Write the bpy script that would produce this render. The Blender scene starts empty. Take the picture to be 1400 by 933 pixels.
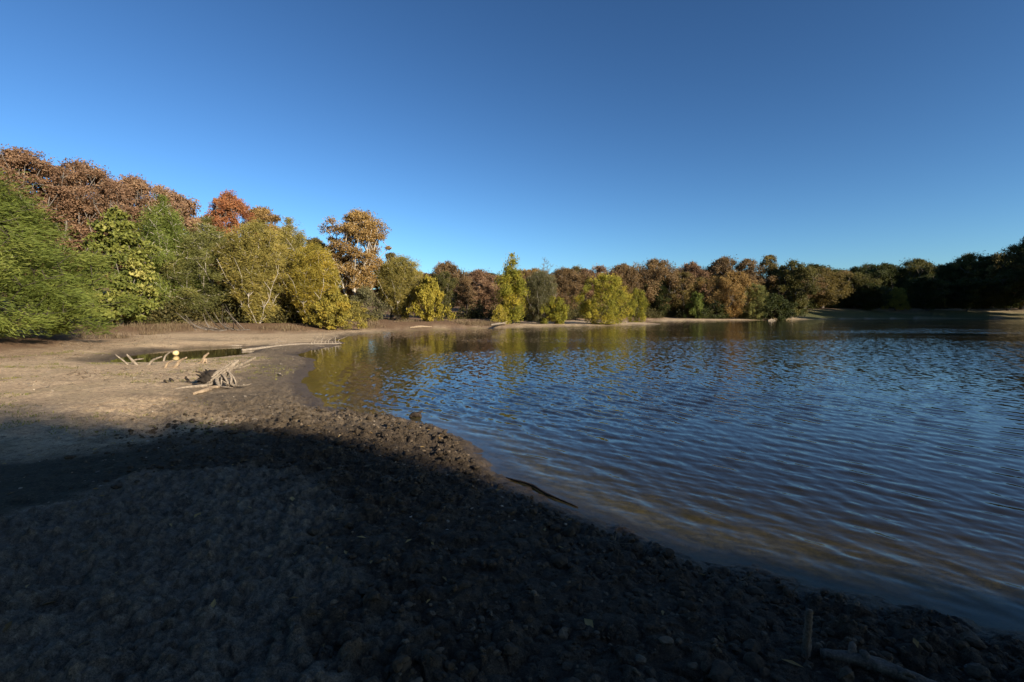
import bpy, math, random
import numpy as np
from mathutils import Vector

R = math.radians
scn = bpy.context.scene
COL = scn.collection
rng = np.random.default_rng(7)
random.seed(7)

# ------------------------------------------------------------------ camera model
CAM_H = 1.75
F_PX = 661.0                      # focal length in pixels of the 1400 px wide frame
TILT = math.atan(39.5 / F_PX)
def ray(px, py):
    u, v = (px - 700) / F_PX, (466.5 - py) / F_PX
    return np.array([u, math.cos(TILT) + v * math.sin(TILT), -math.sin(TILT) + v * math.cos(TILT)])
def PT(px, py, z=0.0):
    d = ray(px, py); t = (z - CAM_H) / d[2]
    return np.array([d[0] * t, d[1] * t])
def XD(px, D, py=427):
    d = ray(px, py); return d[0] * D / d[1]
def ZD(py, D):
    d = ray(700, py); return CAM_H + d[2] * D / d[1]

SUN_EL, SUN_AZ = 20.0, 132.0      # azimuth clockwise from +Y (the view direction)
SUN = np.array([math.sin(R(SUN_AZ)) * math.cos(R(SUN_EL)), math.cos(R(SUN_AZ)) * math.cos(R(SUN_EL)), math.sin(R(SUN_EL))])

# ------------------------------------------------------------------ noise
def _hash(ix, iy, seed):
    h = (ix.astype(np.int64) * 374761393 + iy.astype(np.int64) * 668265263 + seed * 974711) & 0xFFFFFFFF
    h = ((h ^ (h >> 13)) * 1274126177) & 0xFFFFFFFF
    h = h ^ (h >> 16)
    return (h & 0xFFFFFF) / float(0xFFFFFF)
def vnoise(x, y, seed=0):
    ix, iy = np.floor(x), np.floor(y)
    fx, fy = x - ix, y - iy
    fx = fx * fx * (3 - 2 * fx); fy = fy * fy * (3 - 2 * fy)
    a, b = _hash(ix, iy, seed), _hash(ix + 1, iy, seed)
    c, d = _hash(ix, iy + 1, seed), _hash(ix + 1, iy + 1, seed)
    return (a + (b - a) * fx) * (1 - fy) + (c + (d - c) * fx) * fy
def fbm(x, y, o=4, seed=0):
    s, a, t = 0, 1.0, 0.0
    for i in range(o):
        s = s + a * vnoise(x * 2 ** i + 17.3 * i, y * 2 ** i - 9.1 * i, seed + i); t += a; a *= .5
    return s / t
def worley(x, y, seed=0):
    ix, iy = np.floor(x), np.floor(y)
    best = np.full(x.shape, 9.0); idv = np.zeros(x.shape)
    for dx in (-1, 0, 1):
        for dy in (-1, 0, 1):
            cx, cy = ix + dx, iy + dy
            d = (cx + _hash(cx, cy, seed) - x) ** 2 + (cy + _hash(cx, cy, seed + 5) - y) ** 2
            m = d < best
            best = np.where(m, d, best); idv = np.where(m, _hash(cx, cy, seed + 11), idv)
    return np.sqrt(best), idv
def sst(a, b, x):
    t = np.clip((x - a) / (b - a), 0, 1); return t * t * (3 - 2 * t)

# ------------------------------------------------------------------ polygons of the place (ground plan)
SHORE_PX = [(1400,885),(1250,852),(1120,822),(1020,797),(930,777),(830,737),(760,707),(700,672),(648,642),(628,610),(580,583),(520,572),
    (460,567),(425,556),(407,540),(403,522),(418,506),(424,495),(408,489),(395,484.5),(420,479),(450,474),(464,469),(456,465),(472,460),(492,457),
    (560,452),(640,449.7),(760,447.2),(850,445),(897,444.6),(902,443.2),(876,441.9),(884,440.4),(960,439.2),(1060,437.6),(1140,436.6),(1260,435.8),(1400,436.3)]
LAKE = np.array([PT(*p) for p in SHORE_PX] + [(119,104),(111,88),(104,68),(96,44),(82,20),(56,0),(16,-4.5),(8,-1.6),(4.4,1.1)])
PUDDLE = np.array([PT(*p) for p in [(135,495),(160,488),(185,483.5),(215,479.5),(262,476.5),(330,474),(357,476),(352,482.5),(318,488.5),(285,491.5),(250,494.5),(205,498),(165,499)]])
CLAY = np.array([PT(*p, .2) for p in [(-150,735),(0,702),(110,668),(215,642),(330,633),(415,640),(455,700),(480,780),(500,860),(515,960)]] + [(-.6,.3),(-6,.2),(-9,2.6)])
WOOD = np.array([PT(*p, .4) for p in [(-420,520),(-150,492),(20,480),(128,466),(150,456),(250,453.5),(400,452),(470,448.5),(560,446),(640,444.5),(690,443)]] +
    [(0,68),(8,78),(14,82),(18,78),(24,84),(33,109),(62,114),(76,135),(125,148),(150,112),(170,60),(160,20),(120,-25),(60,-40),(50,-25),(18,-18),(-20,-14),(-48,10)][:9]
    + [(170,150),(400,150),(400,500),(-400,500),(-400,20)])
def seg_dist(x, y, poly):
    shp = x.shape; x = x.ravel(); y = y.ravel()
    d2 = np.full(x.shape, 1e18); ins = np.zeros(x.shape, bool)
    n = len(poly)
    for i in range(n):
        ax, ay = poly[i]; bx, by = poly[(i + 1) % n]
        ex, ey = bx - ax, by - ay
        t = np.clip(((x - ax) * ex + (y - ay) * ey) / (ex * ex + ey * ey + 1e-12), 0, 1)
        dd = (x - ax - t * ex) ** 2 + (y - ay - t * ey) ** 2
        d2 = np.minimum(d2, dd)
        if ay != by:
            c = ((ay > y) != (by > y)) & (x < ex * (y - ay) / (by - ay) + ax)
            ins ^= c
    d = np.sqrt(d2)
    return np.where(ins, -d, d).reshape(shp)      # negative inside

def ground(x, y, detail=True):
    x = np.asarray(x, float); y = np.asarray(y, float)
    r = np.hypot(x, y)
    jit = (fbm(x * 1.3, y * 1.3, 3, 3) - .5) * np.clip(.03 * r, .15, .9)
    jit = jit + (fbm(x * 5.5, y * 5.5, 3, 8) - .5) * .16 * (r < 16)
    dl = seg_dist(x, y, LAKE) + jit
    dp = seg_dist(x, y, PUDDLE) + jit * .35
    d = np.minimum(dl, dp)
    wd = seg_dist(x, y, WOOD)
    land = .16 * (1 - np.exp(-np.maximum(d, 0) / 1.1)) + .14 * sst(3, 14, dl)
    bed = -.10 * (1 - np.exp(-np.maximum(-d, 0) / .9)) - .11 * np.maximum(-d, 0)
    bed = np.maximum(bed, -2.2)
    z = np.where(d > 0, land, bed)
    inner = np.maximum(-wd, 0)
    left = sst(5, -10, x)
    z = z + sst(0, 5, inner) * .35 + 1.6 * sst(6, 50, inner) + 7.5 * sst(28, 110, inner) + sst(-2, 4, inner) * .15
    rb = sst(60, 80, x) * sst(80, 95, y)
    z = z + rb * 2.2 * sst(1.5, 16, dl)
    z = z + (fbm(x * .25, y * .25, 3, 21) - .5) * .12 * sst(0, 3, d)
    clay = sst(.15, -.35, seg_dist(x, y, CLAY) + (fbm(x * 2.2, y * 2.2, 3, 41) - .5) * .9)
    near = sst(14, 9, r)
    clod = sst(-.35, .2, dl) * sst(4.2, 2.2, dl) * near * (1 - clay)
    clod = clod * (.55 + .45 * sst(.35, .6, fbm(x * .9 + 5, y * .9, 3, 51)))
    if detail:
        f1, i1 = worley(x * 7.5 + .3 * fbm(x * 5, y * 5, 2, 61), y * 7.5, 60)
        f2, i2 = worley(x * 17, y * 17, 70)
        lump = (np.clip(1 - f1 * 1.25, 0, 1)) ** .6 * (.15 + .85 * i1) * .085 + np.clip(1 - f2 * 1.2, 0, 1) ** .6 * (.2 + .8 * i2) * .045
        pits = -np.clip(.62 - worley(x * 2.3, y * 2.3, 90)[0] * 2.4, 0, 1) * .09
        z = z + clod * (lump - .02 + pits * .9 + (fbm(x * 3, y * 3, 3, 66) - .5) * .10)
        cf = fbm(x * 6, y * 6, 5, 80)
        crk = np.abs(fbm(x * 3.2, y * 3.2, 4, 85) - .5)
        z = z + clay * near * ((cf - .5) * .13 + np.clip(1 - f1 * 1.5, 0, 1) * .02 * (i1 > .5) - .012 * sst(.03, 0, crk) + np.clip(1 - f2 * 1.25, 0, 1) ** .6 * .052 * i2 + np.clip(1 - worley(x * 36, y * 36, 73)[0] * 1.3, 0, 1) * .012 + .01)
        flat = (1 - np.clip(clod + clay, 0, 1)) * sst(30, 18, r) * sst(0, .5, d)
        z = z + flat * ((fbm(x * 4, y * 4, 4, 95) - .5) * .075 + pits * .35 * sst(.45, .6, fbm(x * .8, y * .8, 2, 97)))
    return z, d, dl, wd, clay, clod
def gz(x, y, detail=True):
    return float(ground(np.array([x]), np.array([y]), detail)[0][0])

# ------------------------------------------------------------------ mesh helpers
def mesh_np(name, V, F, attrs=None, mat=None, smooth=True):
    V = np.asarray(V, np.float32); F = np.asarray(F, np.int32)
    k = F.shape[1]
    me = bpy.data.meshes.new(name)
    me.vertices.add(len(V)); me.vertices.foreach_set('co', V.ravel())
    me.loops.add(F.size); me.loops.foreach_set('vertex_index', F.ravel())
    me.polygons.add(len(F))
    me.polygons.foreach_set('loop_start', np.arange(0, F.size, k, dtype=np.int32))
    me.polygons.foreach_set('loop_total', np.full(len(F), k, np.int32))
    me.polygons.foreach_set('use_smooth', np.full(len(F), smooth, bool))
    for n, a in (attrs or {}).items():
        at = me.attributes.new(n, 'FLOAT', 'POINT'); at.data.foreach_set('value', np.asarray(a, np.float32))
    me.update(calc_edges=True); me.validate()
    if mat: me.materials.append(mat)
    return me
def link(name, me, parent=None):
    o = bpy.data.objects.new(name, me); COL.objects.link(o)
    if parent: o.parent = parent
    return o
def tag(o, label=None, cat=None, group=None, kind=None):
    if label: o['label'] = label
    if cat: o['category'] = cat
    if group: o['group'] = group
    if kind: o['kind'] = kind
    return o
def empty(name, loc, rz=0, sc=(1, 1, 1)):
    o = bpy.data.objects.new(name, None); COL.objects.link(o)
    o.location = loc; o.rotation_euler = (0, 0, rz); o.scale = sc
    o.empty_display_size = .3
    return o
class Geo:
    """collects quads"""
    def __init__(s): s.V = []; s.F = []; s.n = 0; s.A = []
    def add(s, V, F, a=None):
        V = np.asarray(V, float); F = np.asarray(F, int)
        s.V.append(V); s.F.append(F + s.n); s.n += len(V)
        s.A.append(np.full(len(V), 0.0 if a is None else a) if np.isscalar(a) or a is None else a)
    def build(s, name, mat, attr=None, smooth=True):
        return mesh_np(name, np.concatenate(s.V), np.concatenate(s.F), {attr: np.concatenate(s.A)} if attr else None, mat, smooth)
def catmull(P, n):
    P = np.asarray(P, float); Q = np.vstack([2 * P[0] - P[1], P, 2 * P[-1] - P[-2]])
    out = []
    for i in range(len(P) - 1):
        p0, p1, p2, p3 = Q[i:i + 4]
        for t in np.linspace(0, 1, n, endpoint=False):
            out.append(.5 * ((2 * p1) + (-p0 + p2) * t + (2 * p0 - 5 * p1 + 4 * p2 - p3) * t * t + (-p0 + 3 * p1 - 3 * p2 + p3) * t ** 3))
    out.append(P[-1]); return np.array(out)
def tube(g, P, rad, sides=9, n=6, rough=.12, seed=0, flute=0.0):
    """a tapering, knobbly, closed wooden limb through the points P"""
    rr = np.random.default_rng(seed)
    C = catmull(np.column_stack([P, rad]), n) if len(P) > 1 else P
    pts, ra = C[:, :3], np.maximum(C[:, 3], .002)
    T = np.gradient(pts, axis=0); T /= np.linalg.norm(T, axis=1)[:, None] + 1e-9
    ref = np.array([.3, .2, 1.0]) if abs(T[0][2]) < .8 else np.array([1., .2, .1])
    ph = np.linspace(0, 2 * np.pi, sides, endpoint=False)
    fl = 1 + flute * np.cos(ph * 3 + rr.uniform(0, 6)) + flute * .6 * np.cos(ph * 5 + rr.uniform(0, 6))
    V = []
    for i in range(len(pts)):
        a = np.cross(T[i], ref); a /= np.linalg.norm(a); b = np.cross(T[i], a)
        k = ra[i] * fl * (1 + rough * rr.standard_normal(sides) * .6)
        V.append(pts[i] + np.outer(np.cos(ph) * k, a) + np.outer(np.sin(ph) * k, b))
    V.insert(0, pts[0] + (V[0] - pts[0]) * .05 - T[0] * ra[0] * .15)
    V.append(pts[-1] + (V[-1] - pts[-1]) * .05 + T[-1] * ra[-1] * .25)
    m = len(V); V = np.concatenate(V)
    F = [(i * sides + j, i * sides + (j + 1) % sides, (i + 1) * sides + (j + 1) % sides, (i + 1) * sides + j) for i in range(m - 1) for j in range(sides)]
    g.add(V, F)

# ------------------------------------------------------------------ materials
def nt(name):
    m = bpy.data.materials.new(name); m.use_nodes = True
    t = m.node_tree; t.nodes.clear()
    out = t.nodes.new('ShaderNodeOutputMaterial')
    return m, t, out
class NB:
    def __init__(s, t): s.t = t
    def n(s, ty, **kw):
        nd = s.t.nodes.new(ty)
        for k, v in kw.items():
            if k.startswith('i_'): nd.inputs[k[2:].replace('_', ' ')].default_value = v
            else: setattr(nd, k, v)
        return nd
    def l(s, a, b): s.t.links.new(a, b)
    def attr(s, nm): return s.n('ShaderNodeAttribute', attribute_name=nm).outputs['Fac']
    def noise(s, vec, scale, detail=4, rough=.55):
        nd = s.n('ShaderNodeTexNoise'); nd.inputs['Scale'].default_value = scale; nd.inputs['Detail'].default_value = detail; nd.inputs['Roughness'].default_value = rough
        s.l(vec, nd.inputs['Vector']); return nd
    def ramp(s, fac, stops):
        nd = s.n('ShaderNodeValToRGB'); cr = nd.color_ramp
        while len(cr.elements) < len(stops): cr.elements.new(.5)
        for e, (p, c) in zip(cr.elements, stops):
            e.position = p; e.color = (*c, 1) if len(c) == 3 else c
        s.l(fac, nd.inputs['Fac']); return nd.outputs['Color']
    def mix(s, fac, a, b, mode='MIX'):
        nd = s.n('ShaderNodeMix', data_type='RGBA', blend_type=mode)
        for sock, v in ((nd.inputs[0], fac), (nd.inputs[6], a), (nd.inputs[7], b)):
            if isinstance(v, (int, float)): sock.default_value = v
            elif isinstance(v, tuple): sock.default_value = (*v, 1)
            else: s.l(v, sock)
        return nd.outputs[2]
    def math(s, op, a, b=0.0, clamp=False):
        nd = s.n('ShaderNodeMath', operation=op, use_clamp=clamp)
        for sock, v in ((nd.inputs[0], a), (nd.inputs[1], b)):
            if isinstance(v, (int, float)): sock.default_value = v
            else: s.l(v, sock)
        return nd.outputs[0]

def leaf_mat(name, c0, c1, c2, trans=.3):
    m, t, out = nt(name); b = NB(t)
    f = b.attr('tint')
    oi = b.n('ShaderNodeObjectInfo')
    f2 = b.math('ADD', f, b.math('MULTIPLY', b.math('SUBTRACT', oi.outputs['Random'], .5), .16), True)
    col = b.ramp(f2, [(.12, c0), (.5, c1), (.88, c2)])
    d = b.n('ShaderNodeBsdfPrincipled'); d.inputs['Roughness'].default_value = .62; d.inputs['Specular IOR Level'].default_value = .25
    b.l(col, d.inputs['Base Color'])
    tr = b.n('ShaderNodeBsdfTranslucent'); b.l(b.mix(1.0, col, (1.15, 1.1, .6), 'MULTIPLY'), tr.inputs['Color'])
    mx = b.n('ShaderNodeMixShader'); mx.inputs[0].default_value = trans
    b.l(d.outputs[0], mx.inputs[1]); b.l(tr.outputs[0], mx.inputs[2]); b.l(mx.outputs[0], out.inputs['Surface'])
    return m
def wood_mat(name, c0, c1, c2, scale=9, stretch=(1, 1, .22)):
    m, t, out = nt(name); b = NB(t)
    tc = b.n('ShaderNodeTexCoord'); mp = b.n('ShaderNodeMapping'); mp.inputs['Scale'].default_value = stretch
    b.l(tc.outputs['Object'], mp.inputs['Vector'])
    n1 = b.noise(mp.outputs[0], scale, 6, .65); n2 = b.noise(tc.outputs['Object'], scale * 4, 3)
    col = b.ramp(n1.outputs['Fac'], [(.3, c0), (.5, c1), (.72, c2)])
    col = b.mix(.35, col, b.ramp(n2.outputs['Fac'], [(.35, c0), (.65, c2)]))
    p = b.n('ShaderNodeBsdfPrincipled'); p.inputs['Roughness'].default_value = .85; p.inputs['Specular IOR Level'].default_value = .2
    b.l(col, p.inputs['Base Color'])
    bp = b.n('ShaderNodeBump'); bp.inputs['Strength'].default_value = .6; bp.inputs['Distance'].default_value = .02
    b.l(n1.outputs['Fac'], bp.inputs['Height']); b.l(bp.outputs[0], p.inputs['Normal'])
    b.l(p.outputs[0], out.inputs['Surface'])
    return m
LM = {
 'willow_green': leaf_mat('willow leaves green', (0.065, 0.088, 0.016), (0.123, 0.157, 0.028), (0.211, 0.232, 0.048)),
 'willow_dull': leaf_mat('willow leaves dull green', (0.083, 0.088, 0.029), (0.160, 0.164, 0.044), (0.249, 0.225, 0.060)),
 'willow_olive': leaf_mat('willow leaves olive', (0.117, 0.105, 0.026), (0.234, 0.200, 0.048), (0.365, 0.282, 0.069)),
 'willow_yellow': leaf_mat('willow leaves yellow', (0.143, 0.125, 0.025), (0.273, 0.229, 0.039), (0.429, 0.310, 0.046)),
 'willow_lime': leaf_mat('willow leaves lime', (0.117, 0.122, 0.014), (0.221, 0.213, 0.023), (0.351, 0.268, 0.029)),
 'willow_grey':   leaf_mat('willow leaves grey', (.06,.06,.03), (.11,.105,.045), (.16,.14,.06)),
 'bigleaf': leaf_mat('broad leaves pale green', (0.085, 0.104, 0.022), (0.180, 0.191, 0.036), (0.387, 0.353, 0.104)),
 'oak_rust': leaf_mat('oak leaves rust', (0.122, 0.069, 0.041), (0.244, 0.144, 0.083), (0.377, 0.244, 0.142)),
 'oak_red': leaf_mat('oak leaves red orange', (0.138, 0.047, 0.020), (0.287, 0.112, 0.047), (0.414, 0.190, 0.078)),
 'oak_orange': leaf_mat('oak leaves orange', (0.123, 0.079, 0.029), (0.278, 0.172, 0.058), (0.402, 0.272, 0.098)),
 'oak_brown': leaf_mat('oak leaves brown', (0.091, 0.059, 0.030), (0.189, 0.123, 0.059), (0.293, 0.195, 0.089)),
 'oak_bronze': leaf_mat('oak leaves bronze', (0.069, 0.058, 0.019), (0.143, 0.112, 0.036), (0.223, 0.168, 0.050)),
 'oak_olive':     leaf_mat('oak leaves olive', (.048,.05,.015), (.095,.092,.025), (.155,.135,.038)),
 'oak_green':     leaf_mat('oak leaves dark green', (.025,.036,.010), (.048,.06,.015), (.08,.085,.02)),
 'gold':          leaf_mat('leaves golden yellow', (.15,.13,.018), (.28,.235,.03), (.42,.33,.05)),
 'weeds': leaf_mat('dry weed stems', (0.085, 0.055, 0.033), (0.145, 0.100, 0.055), (0.212, 0.170, 0.099), .15),
 'under':         leaf_mat('undergrowth leaves', (.03,.032,.012), (.065,.06,.018), (.13,.10,.03), .2),
}
BARK = {
 'grey': wood_mat('bark grey', (.06,.05,.04), (.13,.11,.09), (.22,.19,.16), 4),
 'pale': wood_mat('bark pale', (.2,.175,.14), (.36,.32,.26), (.5,.45,.38), 4),
 'dark': wood_mat('bark dark', (.025,.02,.016), (.05,.04,.032), (.09,.075,.06), 4),
}
DRIFT = wood_mat('weathered driftwood', (.05,.04,.03), (.22,.18,.135), (.40,.335,.26), 24)
DRIFT_TAN = wood_mat('tan driftwood', (.09,.062,.04), (.25,.185,.12), (.40,.31,.21), 20)
DRIFT_DARK = wood_mat('dark wet driftwood and plate shade', (.012,.010,.008), (.025,.02,.016), (.06,.045,.034), 16)  # wet wood; on the stump's plate the near-black is painted shade
DRIFT_GREY = wood_mat('grey brown driftwood', (.03,.025,.02), (.085,.07,.055), (.16,.135,.11), 30)

# ground material: zones stored as masks, colours and grain from noise
m, t, out = nt('lake shore ground'); b = NB(t); GROUND = m
tc = b.n('ShaderNodeTexCoord').outputs['Object']
nbig = b.noise(tc, .7, 5).outputs['Fac']; nmid = b.noise(tc, 5, 6, .6).outputs['Fac']; nfine = b.noise(tc, 45, 5, .7).outputs['Fac']; ngrit = b.noise(tc, 160, 3, .7).outputs['Fac']
sand = b.ramp(nmid, [(.34, (.38,.265,.15)), (.5, (.60,.44,.27)), (.66, (.68,.53,.345))])
sand = b.mix(b.math('MULTIPLY', b.ramp(nbig, [(.48, (0,0,0)), (.62, (1,1,1))]), b.ramp(nfine, [(.42, (0,0,0)), (.56, (.8,.8,.8))])), sand, (.15,.15,.065))
mps = b.n('ShaderNodeMapping'); mps.inputs['Scale'].default_value = (.35, 1.6, 1); mps.inputs['Rotation'].default_value = (0, 0, .25); b.l(tc, mps.inputs['Vector'])
nstr = b.noise(mps.outputs[0], 1.4, 7, .62).outputs['Fac']
sand = b.mix(b.ramp(nstr, [(.46, (0,0,0)), (.6, (.7,.7,.7))]), sand, (.28,.20,.12))
sand = b.mix(.55, sand, b.ramp(nfine, [(.38, (.17,.12,.075)), (.52, (.42,.32,.21)), (.64, (.60,.48,.34))]))
damp = b.ramp(nmid, [(.25, (.075,.056,.036)), (.5, (.14,.105,.068)), (.75, (.21,.165,.11))])
damp = b.mix(.4, damp, b.ramp(nfine, [(.32, (.06,.045,.03)), (.7, (.25,.20,.135))]))
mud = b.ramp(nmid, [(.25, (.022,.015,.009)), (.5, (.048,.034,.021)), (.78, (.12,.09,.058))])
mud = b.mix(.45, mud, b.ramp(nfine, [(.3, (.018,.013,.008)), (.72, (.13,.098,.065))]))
clayc = b.ramp(nmid, [(.25, (.075,.06,.043)), (.5, (.15,.122,.088)), (.75, (.23,.19,.14))])
clayc = b.mix(.4, clayc, b.ramp(nfine, [(.34, (.045,.036,.026)), (.66, (.27,.22,.16))]))
litter = b.ramp(nfine, [(.3, (.06,.035,.02)), (.5, (.15,.09,.05)), (.7, (.26,.17,.10))])
grass = b.ramp(nfine, [(.3, (.03,.035,.012)), (.5, (.07,.075,.025)), (.7, (.12,.115,.045))])
bedc = b.ramp(nmid, [(.3, (.10,.082,.032)), (.6, (.20,.162,.062)), (.8, (.30,.24,.10))])
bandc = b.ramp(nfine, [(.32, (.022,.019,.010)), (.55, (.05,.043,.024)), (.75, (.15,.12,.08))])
def soft(a, k=.35):
    return b.math('ADD', b.attr(a), b.math('MULTIPLY', b.math('SUBTRACT', nmid, .5), k), True)
col = b.mix(b.attr('damp'), sand, damp)
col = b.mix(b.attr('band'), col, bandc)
col = b.mix(b.attr('litter'), col, litter)
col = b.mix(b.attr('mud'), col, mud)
col = b.mix(b.attr('clay'), col, clayc)
col = b.mix(b.attr('grass'), col, grass)
col = b.mix(b.attr('bed'), col, bedc)
ncoarse = b.noise(tc, 14, 6, .7).outputs['Fac']
col = b.mix(1.0, col, b.ramp(ngrit, [(.34, (.5,.5,.5)), (.5, (.95,.95,.95)), (.66, (1.45,1.42,1.38))]), 'MULTIPLY')
col = b.mix(1.0, col, b.ramp(ncoarse, [(.34, (.55,.54,.53)), (.5, (1,1,1)), (.66, (1.3,1.28,1.24))]), 'MULTIPLY')
p = b.n('ShaderNodeBsdfPrincipled'); b.l(col, p.inputs['Base Color'])
ro = b.math('SUBTRACT', .95, b.math('MULTIPLY', b.attr('wet'), .45)); b.l(ro, p.inputs['Roughness'])
p.inputs['Specular IOR Level'].default_value = .25
h = b.math('ADD', nfine, b.math('MULTIPLY', ngrit, .45))
bp = b.n('ShaderNodeBump'); bp.inputs['Strength'].default_value = .9; bp.inputs['Distance'].default_value = .03
b.l(h, bp.inputs['Height']); b.l(bp.outputs[0], p.inputs['Normal']); b.l(p.outputs[0], out.inputs['Surface'])

def earth_mat(name, stops):
    m, t, out = nt(name); b = NB(t)
    tc = b.n('ShaderNodeTexCoord').outputs['Object']
    f = b.attr('tint'); n = b.noise(tc, 60, 4, .7).outputs['Fac']
    c = b.mix(.35, b.ramp(f, stops), b.ramp(n, [(.3, stops[0][1]), (.7, stops[-1][1])]))
    p = b.n('ShaderNodeBsdfPrincipled'); p.inputs['Roughness'].default_value = .9; p.inputs['Specular IOR Level'].default_value = .2
    b.l(c, p.inputs['Base Color'])
    bp = b.n('ShaderNodeBump'); bp.inputs['Strength'].default_value = .6; bp.inputs['Distance'].default_value = .01
    b.l(n, bp.inputs['Height']); b.l(bp.outputs[0], p.inputs['Normal']); b.l(p.outputs[0], out.inputs['Surface'])
    return m
CLOD = earth_mat('mud clod', [(0, (.022,.016,.010)), (.6, (.055,.04,.025)), (1, (.15,.115,.078))])
PEB = earth_mat('pebbles and shell bits', [(0, (.05,.038,.027)), (.6, (.24,.19,.13)), (1, (.55,.48,.38))])

# water
m, t, out = nt('lake water'); b = NB(t); WATER = m
geo = b.n('ShaderNodeNewGeometry'); tcw = b.n('ShaderNodeTexCoord').outputs['Object']
def slope_noise(scale, stretch, rot):
    mp = b.n('ShaderNodeMapping'); mp.inputs['Rotation'].default_value = (0, 0, rot); mp.inputs['Scale'].default_value = stretch
    b.l(tcw, mp.inputs['Vector']); nn = b.noise(mp.outputs[0], scale, 3, .6)
    v = b.n('ShaderNodeVectorMath', operation='SUBTRACT'); b.l(nn.outputs['Color'], v.inputs[0]); v.inputs[1].default_value = (.5, .5, .5)
    return v.outputs[0]
KD = math.atan2(.65, .76)
s1 = slope_noise(8.0, (1, .38, 1), -KD); s2 = slope_noise(17, (1, .55, 1), -KD + .3)
def vscale(v, f):
    nd = b.n('ShaderNodeVectorMath', operation='SCALE'); b.l(v, nd.inputs[0])
    if isinstance(f, float): nd.inputs['Scale'].default_value = f
    else: b.l(f, nd.inputs['Scale'])
    return nd.outputs[0]
def vadd(a, c):
    nd = b.n('ShaderNodeVectorMath', operation='ADD'); b.l(a, nd.inputs[0]); b.l(c, nd.inputs[1]); return nd.outputs[0]
sl = vadd(vscale(s1, b.attr('chop')), vscale(s2, b.attr('ripple')))
flat = b.n('ShaderNodeVectorMath', operation='MULTIPLY'); b.l(sl, flat.inputs[0]); flat.inputs[1].default_value = (1, 1, 0)
nn = b.n('ShaderNodeVectorMath', operation='NORMALIZE'); b.l(vadd(geo.outputs['Normal'], flat.outputs[0]), nn.inputs[0])
N = nn.outputs[0]
fr = b.n('ShaderNodeFresnel'); b.l(b.math('SUBTRACT', 1.333, b.math('MULTIPLY', geo.outputs['Backfacing'], 1.333 - 1 / 1.333)), fr.inputs['IOR']); b.l(N, fr.inputs['Normal'])
gl = b.n('ShaderNodeBsdfGlossy'); gl.inputs['Roughness'].default_value = .045; gl.inputs['Color'].default_value = (1, 1, 1, 1); b.l(N, gl.inputs['Normal'])
tp = b.n('ShaderNodeBsdfTransparent'); tp.inputs['Color'].default_value = (.84, .83, .60, 1)
df = b.n('ShaderNodeBsdfDiffuse'); df.inputs['Color'].default_value = (.019, .016, .009, 1)
mk = b.n('ShaderNodeMixShader'); b.l(b.attr('murk'), mk.inputs[0]); b.l(tp.outputs[0], mk.inputs[1]); b.l(df.outputs[0], mk.inputs[2])
mx = b.n('ShaderNodeMixShader'); b.l(fr.outputs[0], mx.inputs[0]); b.l(mk.outputs[0], mx.inputs[1]); b.l(gl.outputs[0], mx.inputs[2])
b.l(mx.outputs[0], out.inputs['Surface'])

# ------------------------------------------------------------------ polar sheets
FINE = np.arange(-57, 57.01, .105)
def polar(az_deg, rs):
    az = np.radians(az_deg)
    A, Rr = np.meshgrid(az, rs)
    return Rr * np.sin(A), Rr * np.cos(A)
def grid_faces(nr, na, wrap):
    j = np.arange(na if wrap else na - 1); i = np.arange(nr - 1)
    J, I = np.meshgrid(j, i); J2 = (J + 1) % na
    return np.stack([I * na + J, I * na + J2, (I + 1) * na + J2, (I + 1) * na + J], -1).reshape(-1, 4)

rs = [.25]
while rs[-1] < 900:
    r = rs[-1]; rs.append(r + (.12 if r < 1.4 else min(max(.0062, .0011 * r * r), .05 * r)))
rs = np.array(rs)
az = np.concatenate([FINE, np.arange(59.5, 302, 2.5)])
X, Y = polar(az, rs)
Z, d, dl, wd, clay, clod = ground(X, Y)
r_ = np.hypot(X, Y)
near = sst(14, 9, r_)
n1 = fbm(X * 1.1, Y * 1.1, 4, 120)
bed = sst(-.035, -.12, Z)
wet = sst(.14, .02, Z)
damp = np.maximum(sst(2.6 + 0 * X, .9, dl + (n1 - .5) * 2.2) , sst(1.3, .3, d + (n1 - .5) * .8))
damp = damp * np.where(r_ > 28, .8 * sst(1.6, .2, dl + (n1 - .5) * 2), 1)
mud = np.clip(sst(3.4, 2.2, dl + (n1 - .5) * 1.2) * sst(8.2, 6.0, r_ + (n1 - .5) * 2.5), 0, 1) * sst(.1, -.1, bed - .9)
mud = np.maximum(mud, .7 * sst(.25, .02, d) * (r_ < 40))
dcl = seg_dist(X, Y, CLAY)
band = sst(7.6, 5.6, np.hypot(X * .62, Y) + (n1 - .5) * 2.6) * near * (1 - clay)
litter = sst(.6, -1.5, wd + (n1 - .5) * 3)
litter = np.maximum(litter, .55 * sst(2.5, .2, np.abs(wd) + (n1 - .5) * 3))
grass = sst(66, 76, X + (n1 - .5) * 6) * sst(85, 100, Y) * sst(.1, .7, dl + (n1 - .5) * .6) * sst(17, 12, dl)
grass = np.maximum(grass, sst(3, -1, Y) * sst(4, 8, r_))
clayw = clay * near
ground_me = mesh_np('ground', np.stack([X, Y, Z], -1).reshape(-1, 3), grid_faces(len(rs), len(az), True),
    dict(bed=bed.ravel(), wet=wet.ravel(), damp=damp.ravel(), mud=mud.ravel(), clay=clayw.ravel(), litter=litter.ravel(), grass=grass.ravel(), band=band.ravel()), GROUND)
tag(link('ground', ground_me), 'muddy lake shore ground of pale sand, clay and dark mud', kind='structure')

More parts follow.
